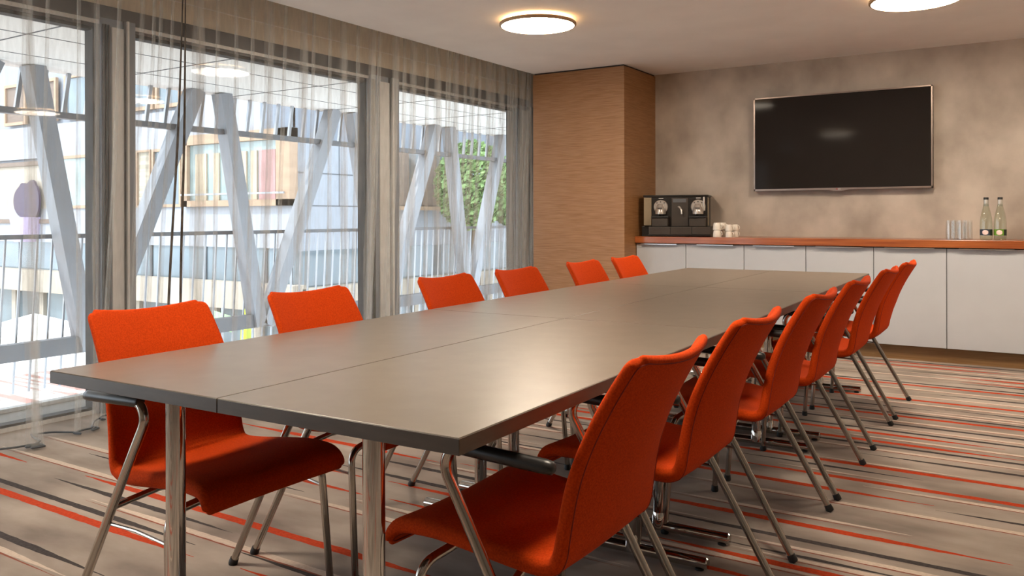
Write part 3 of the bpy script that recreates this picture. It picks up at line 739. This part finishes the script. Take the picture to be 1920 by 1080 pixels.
# ------------------------------------------------------------------ outside: ledge, soffit, truss, railing
b = MB(); b.box((-5.0, -3, -.30), (XW - .09, 16, -.012)); b.box((-5.06, -3, -.30), (-5.0, 16, .01), 1)
struct(b.build('ledge', [M['concrete'], M['alu_light']]))
b = MB(); b.box((-7.72, -6, 2.45), (XW - .25, 26, 2.75))
for x in (-5.45, -6.25, -7.05): b.box((x - .006, -6, 2.447), (x + .006, 26, 2.451), 1)
for k in range(22):
    y = -5.5 + k * 1.45; b.box((-7.72, y - .006, 2.446), (XW - .25, y + .006, 2.451), 1)
o = b.build('roof_soffit', [M['soffit'], M['ext_dark']])
tag(o, 'white panelled underside of the projecting roof outside the windows', 'roof')
XT = -7.5
truss = empty('steel_truss', (XT, 8, -.3))
def tp(y, z): return (0, y - 8, z + .3)
b = MB(); b.box((-.05, -12, .145 + .02), (.05, 16, .335 - .02)); b.build('lower_beam', M['steel_dark'], truss)
b = MB(); b.box((-.04, -12, 2.03 + .3 - .025), (.04, 16, 2.03 + .3 + .03)); b.build('upper_beam', M['steel_dark'], truss)
tops = [1.75, 3.72, 5.72, 7.74, 9.80, 11.60, 13.6, 15.6]; bots = [.4, 2.42, 4.42, 6.42, 8.50, 10.45, 12.4, 14.4, 16.4]
for i, ty_ in enumerate(tops):
    for sg, by in ((-1, bots[i]), (1, bots[i+1])):
        b = MB(); b.beam(tp(ty_ + sg * .17, 2.45), tp(by - sg * .05, -.12), .15, .16, side=(1, 0, 0)); b.build('strut', M['steel'], truss)
tag(truss, 'zigzag steel truss of flat grey struts standing outside the windows', 'truss')
rail = empty('balustrade', (XT - .16, 8, 0))
b = MB(); b.box((-.035, -8, .915), (.035, 16, .955)); b.build('handrail', M['steel_dark'], rail)
b = MB(); b.box((-.02, -8, -.10), (.02, 16, -.07)); b.build('bottom_rail', M['galv'], rail)
yb = 2.6; cnt = 0
while cnt < 98:
    b = MB(); b.beam((0, yb - 8 - .05, -.45), (0, yb - 8 + .03, .92), .016, .016); b.build('baluster', M['galv'], rail); yb += .138; cnt += 1
tag(rail, 'metal railing with thin upright bars behind the steel truss', 'railing')
scr = empty('bar_screen', (XT - .14, 8, 2.03))
yb = 3.0; cnt = 0
while cnt < 60:
    b = MB(); b.beam((0, yb - 8 - .03, .0), (0, yb - 8 + .03, .42), .034, .03); b.build('screen_bar', M['galv'], scr); yb += .21; cnt += 1
tag(scr, 'row of pale upright bars between the roof underside and the upper beam of the truss', 'screen')

# ------------------------------------------------------------------ outside: building across the street
CX, CYY = -13.7, 12.6
bl = empty('office_building', (CX, CYY, -3.6))
def part(name, mt, boxes, bevel=0.0, parent=None):
    b = MB()
    for a, c in boxes: b.box((a[0] - CX, a[1] - CYY, a[2] + 3.6), (c[0] - CX, c[1] - CYY, c[2] + 3.6))
    return b.build(name, mt, parent or bl)
# face 1 looks towards the viewer (y = CYY), face 2 looks at our windows (x = CX)
part('wall', M['ext_grey'], [((-34, CYY + .1, -3.6), (CX - .1, 30, 9))])
part('facade_band', M['ext_white'], [((-34, CYY, 2.80), (-17.45, CYY + .1, 3.72)), ((-34, CYY - .02, .42), (CX, CYY + .1, 1.36)), ((-17.45, CYY, 2.95), (CX, CYY + .1, 5.2)), ((-17.45, CYY, 1.3), (-17.3, CYY + .1, 3.0))])
part('facade_band', M['ext_cream'], [((-34, CYY - .3, -.95), (CX + .3, CYY + .1, -.36))])
part('ribbon_window', M['ext_glass'], [((-34, CYY + .03, -.36), (CX, CYY + .1, .42))])
for k in range(9):
    x = -14.6 - k * 2.1; part('mullion', M['ext_dark'], [((x, CYY - .0, -.36), (x + .07, CYY + .04, .42))])
def wnd(x0, x1, z0, z1, fr, fill, t=.10, extra=None, pr=.06):
    f = part('window', fr, [((x0, CYY - pr, z0), (x1, CYY + .02, z0 + t)), ((x0, CYY - pr, z1 - t), (x1, CYY + .02, z1)), ((x0, CYY - pr, z0 + t), (x0 + t, CYY + .02, z1 - t)), ((x1 - t, CYY - pr, z0 + t), (x1, CYY + .02, z1 - t))])
    part('pane', fill, [((x0 + t, CYY - .01, z0 + t), (x1 - t, CYY + .05, z1 - t))], parent=f).location = (0, 0, 0)
    return f
wnd(-19.3, -18.7, 1.36, 2.80, M['ext_wood'], M['ext_blind'], .05)
wnd(-18.65, -17.5, 1.36, 2.80, M['ext_wood'], M['ext_glass'], .07)
wnd(-20.6, -19.35, 1.36, 2.80, M['ext_wood'], M['ext_blind'], .06)
wnd(-23.0, -20.7, 1.36, 2.80, M['ext_wood'], M['ext_glass2'], .08)
wnd(-26.6, -23.1, .95, 2.72, M['ext_brown'], M['ext_cream'], .12)
for x0, x1 in ((-19.6, -18.6), (-18.5, -17.5), (-22.6, -21.4), (-24.2, -23.0), (-25.8, -24.6)):
    wnd(x0, x1, 3.80, 5.0, M['ext_wood'], M['ext_glass'] if x0 > -23 else M['ext_brown'], .09)
# large timber framed bay with curtains
bay = part('bay_window', M['ext_wood'], [((-17.35, CYY - .14, 2.82), (CX + .05, CYY + .1, 3.05)), ((-17.35, CYY - .14, 1.36), (CX + .05, CYY + .1, 1.50)), ((-17.35, CYY - .14, 1.36), (-17.15, CYY + .1, 3.05)), ((CX - .38, CYY - .14, 1.36), (CX + .05, CYY + .1, 3.05))])
part('bay_glass', M['ext_glass2'], [((-17.15, CYY - .05, 1.5), (CX - .38, CYY, 2.82))], parent=bay)
for x0, x1, mm in ((-16.9, -16.5, 'curt_cream'), (-16.25, -16.05, 'curt_cream'), (-15.35, -15.1, 'curt_cream'), (-14.95, -14.75, 'curt_cream'), (-14.68, -14.15, 'curt_red')):
    part('inner_curtain', M[mm], [((x0, CYY - .09, 1.5), (x1, CYY - .05, 2.6))], parent=bay)
part('guard_rail', M['galv'], [((-17.3, CYY - .22, 1.62), (CX - .05, CYY - .19, 1.66))], parent=bay)
# ground floor of face 1
for k in range(8):
    x = -14.9 - k * 1.5
    part('ground_floor_pier', M['ext_cream'], [((x, CYY - .05, -3.6), (x + .22, CYY + .1, -.95))])
part('shopfront', M['ext_glass'], [((-34, CYY + .05, -3.6), (CX, CYY + .12, -.95))])
# face 2
part('wall', M['ext_grey'], [((CX - .1, CYY, -3.6), (CX, 44, 9))])
for z in (2.09, 1.36): part('panel_joint', M['ext_dark'], [((CX - .01, CYY, z - .012), (CX + .006, 15.6, z + .012))])
for y in (14.0, 15.6): part('panel_joint', M['ext_dark'], [((CX - .01, y, 1.36), (CX + .006, y + .02, 5))])
part('facade_band', M['ext_slate'], [((CX - .1, CYY - .02, 2.86), (CX + .03, 44, 8.9)), ((-14.7, CYY - .03, 3.06), (CX + .03, CYY + .05, 8.9))])
part('window_strip', M['ext_glass'], [((CX - .02, 15.7, 1.36), (CX + .03, 30, 2.82))])
for y0, y1, mm in ((15.75, 16.45, 'ext_brown'), (17.0, 17.6, 'ext_brown'), (18.0, 18.12, 'ext_wood'), (18.45, 19.1, 'ext_glass2'), (19.1, 19.2, 'ext_wood'), (19.2, 20.3, 'leaf'), (20.3, 20.4, 'ext_wood'), (21.3, 21.4, 'ext_wood'), (21.4, 22.3, 'ext_brown')):
    if mm == 'leaf': continue
    part('shutter_panel', M[mm], [((CX, y0, 1.40), (CX + .06, y1, 2.80))])
part('window_sill', M['ext_wood'], [((CX, 15.7, 1.28), (CX + .12, 30, 1.38))])
part('strip_light', M['lampwhite'], [((CX + .035, 16.7, 2.02), (CX + .05, 16.98, 2.10)), ((CX + .035, 17.65, 2.0), (CX + .05, 17.95, 2.08))])
part('ribbon_window', M['ext_glass'], [((CX - .02, CYY, -.5), (CX + .02, 44, .36))])
part('facade_band', M['ext_cream'], [((CX - .02, CYY, -1.0), (CX + .3, 44, -.45))])
part('shopfront', M['ext_glass'], [((CX - .02, CYY, -3.6), (CX + .04, 44, -1.0))])
for k in range(12): part('ground_floor_pier', M['ext_cream'], [((CX, 13.2 + k * 1.7, -3.6), (CX + .12, 13.42 + k * 1.7, -1.0))])
tag(bl, 'pale office building across the street with timber framed windows and grey panels', 'building')
# dark violet sign on the far wall
b = MB(); n = 40; pts = []
for j in range(n):
    a = 2*PI*j/n; r = .62 + .07 * math.cos(2*a) + (.05 if PI*.25 < a < PI*.75 else 0) * math.cos(6*a) - .04*math.cos(3*a)
    pts.append((r * math.cos(a), r * math.sin(a)))
i0 = len(b.v)
for d in (0, .06):
    for x, z in pts: b.v.append((x, -d, z))
b.f.append(tuple(range(n))); b.m.append(0); b.f.append(tuple(n + j for j in reversed(range(n)))); b.m.append(0)
for j in range(n): b.f.append((j, n + j, n + (j+1) % n, (j+1) % n)); b.m.append(0)
sg = b.build('wall_sign', M['purple'], loc=(-24.3, CYY - .12, 1.58))
b = MB(); b.tube([(0, -.03, -1.15), (0, -.03, -.45)], [.34, .46], 20); b.build('sign_base', M['lilac'], sg)
tag(sg, 'rounded dark violet sign on the wall across the street, at the far left', 'sign')

b = MB(); b.box((-60, -20, -3.7), (-4.6, 60, -3.6)); struct(b.build('ground', M['street']))
# low roof and white tent-like canopy between the buildings
b = MB(); b.box((-13.1, -2, -1.4), (-8.6, 8.4, -1.28)); b.box((-13.0, -1.9, -3.6), (-8.7, 8.3, -1.4), 1)
tag(b.build('low_outbuilding', [M['rooftile'], M['ext_cream']]), 'low outbuilding with a striped reddish flat roof under the railing', 'building')
cn = MB(); cn.v = [(-17.1, 6.0, -1.35), (-13.3, 6.0, -1.35), (-13.3, 9.8, -1.35), (-17.1, 9.8, -1.35), (-15.2, 7.9, -.6), (-17.1, 6.0, -1.42), (-13.3, 6.0, -1.42), (-13.3, 9.8, -1.42), (-17.1, 9.8, -1.42)]
cn.f = [(0,1,4),(1,2,4),(2,3,4),(3,0,4),(8,7,6,5),(0,5,6,1),(1,6,7,2),(2,7,8,3),(3,8,5,0)]; cn.m = [0]*9
te = empty('canopy_tent', (0, 0, 0)); cn.build('canopy', M['white'], te)
for x, y in ((-17.0, 6.1), (-13.4, 6.1), (-13.4, 9.7), (-17.0, 9.7)):
    q = MB(); q.tube([(x, y, -3.6), (x, y, -1.4)], .04, 8); q.build('post', M['galv'], te)
tag(te, 'white pyramid canopy on posts down in the street, seen through the railing', 'canopy')
b = MB(); b.tube([(-11.6, 9.60, -3.6), (-11.6, 9.60, -.42)], .02, 8); sp = b.build('pole', M['galv'])
b = MB(); b.lathe([(.0, -1.9), (.07, -1.6), (.10, -1.1), (.08, -.65), (0, -.42)], (-11.6, 9.60, 0), 16); b.build('banner', M['lime'], sp, smooth=60)
tag(sp, 'lime green feather banner on a pole in the street', 'banner')
b = MB(); b.tube([(-11.9, 9.35, -3.6), (-11.9, 9.35, -.45)], .025, 8); sb = b.build('sign_post', M['galv'])
b = MB(); b.beam((-11.86, 9.10, -.60), (-11.86, 9.58, -.78), .26, .03, side=(1, 0, 0)); b.build('sign_board', M['mint'], sb)
tag(sb, 'pale green board tilted on a thin post in the street', 'sign')
# trees at the far end of the street
def tree(x, y, z, R, label, seed):
    t = empty('tree', (x, y, -3.6)); rr = random.Random(seed)
    b = MB(); b.tube([(0, 0, 0), (.1, 0, 2), (0, .1, z + 3.4)], [.22, .17, .1], 10); b.build('trunk', M['bark'], t, smooth=60)
    b = MB()
    for k in range(6000):
        u = Vector((rr.gauss(0, 1), rr.gauss(0, 1), rr.gauss(0, 1))).normalized() * R * rr.uniform(.55, 1) ** .5
        u.z *= 1.2; c = Vector((0, 0, z + 3.6)) + u; s_ = rr.uniform(.05, .11)
        a = Vector((rr.gauss(0, 1), rr.gauss(0, 1), rr.gauss(0, 1))).normalized(); d = a.orthogonal().normalized(); e = a.cross(d)
        b.quad([c - d*s_, c - e*s_*.5, c + d*s_, c + e*s_*.5])
    b.build('foliage', M['leaf'], t)
    tag(t, label, 'tree', 'street trees')
tree(-12.2, 17.2, 1.9, .95, 'green leafy tree beside the far facade, seen through the last window', 1)
tree(-12.2, 19.6, 1.8, .95, 'yellow-green tree farther down the street, just left of the brown pier', 2)
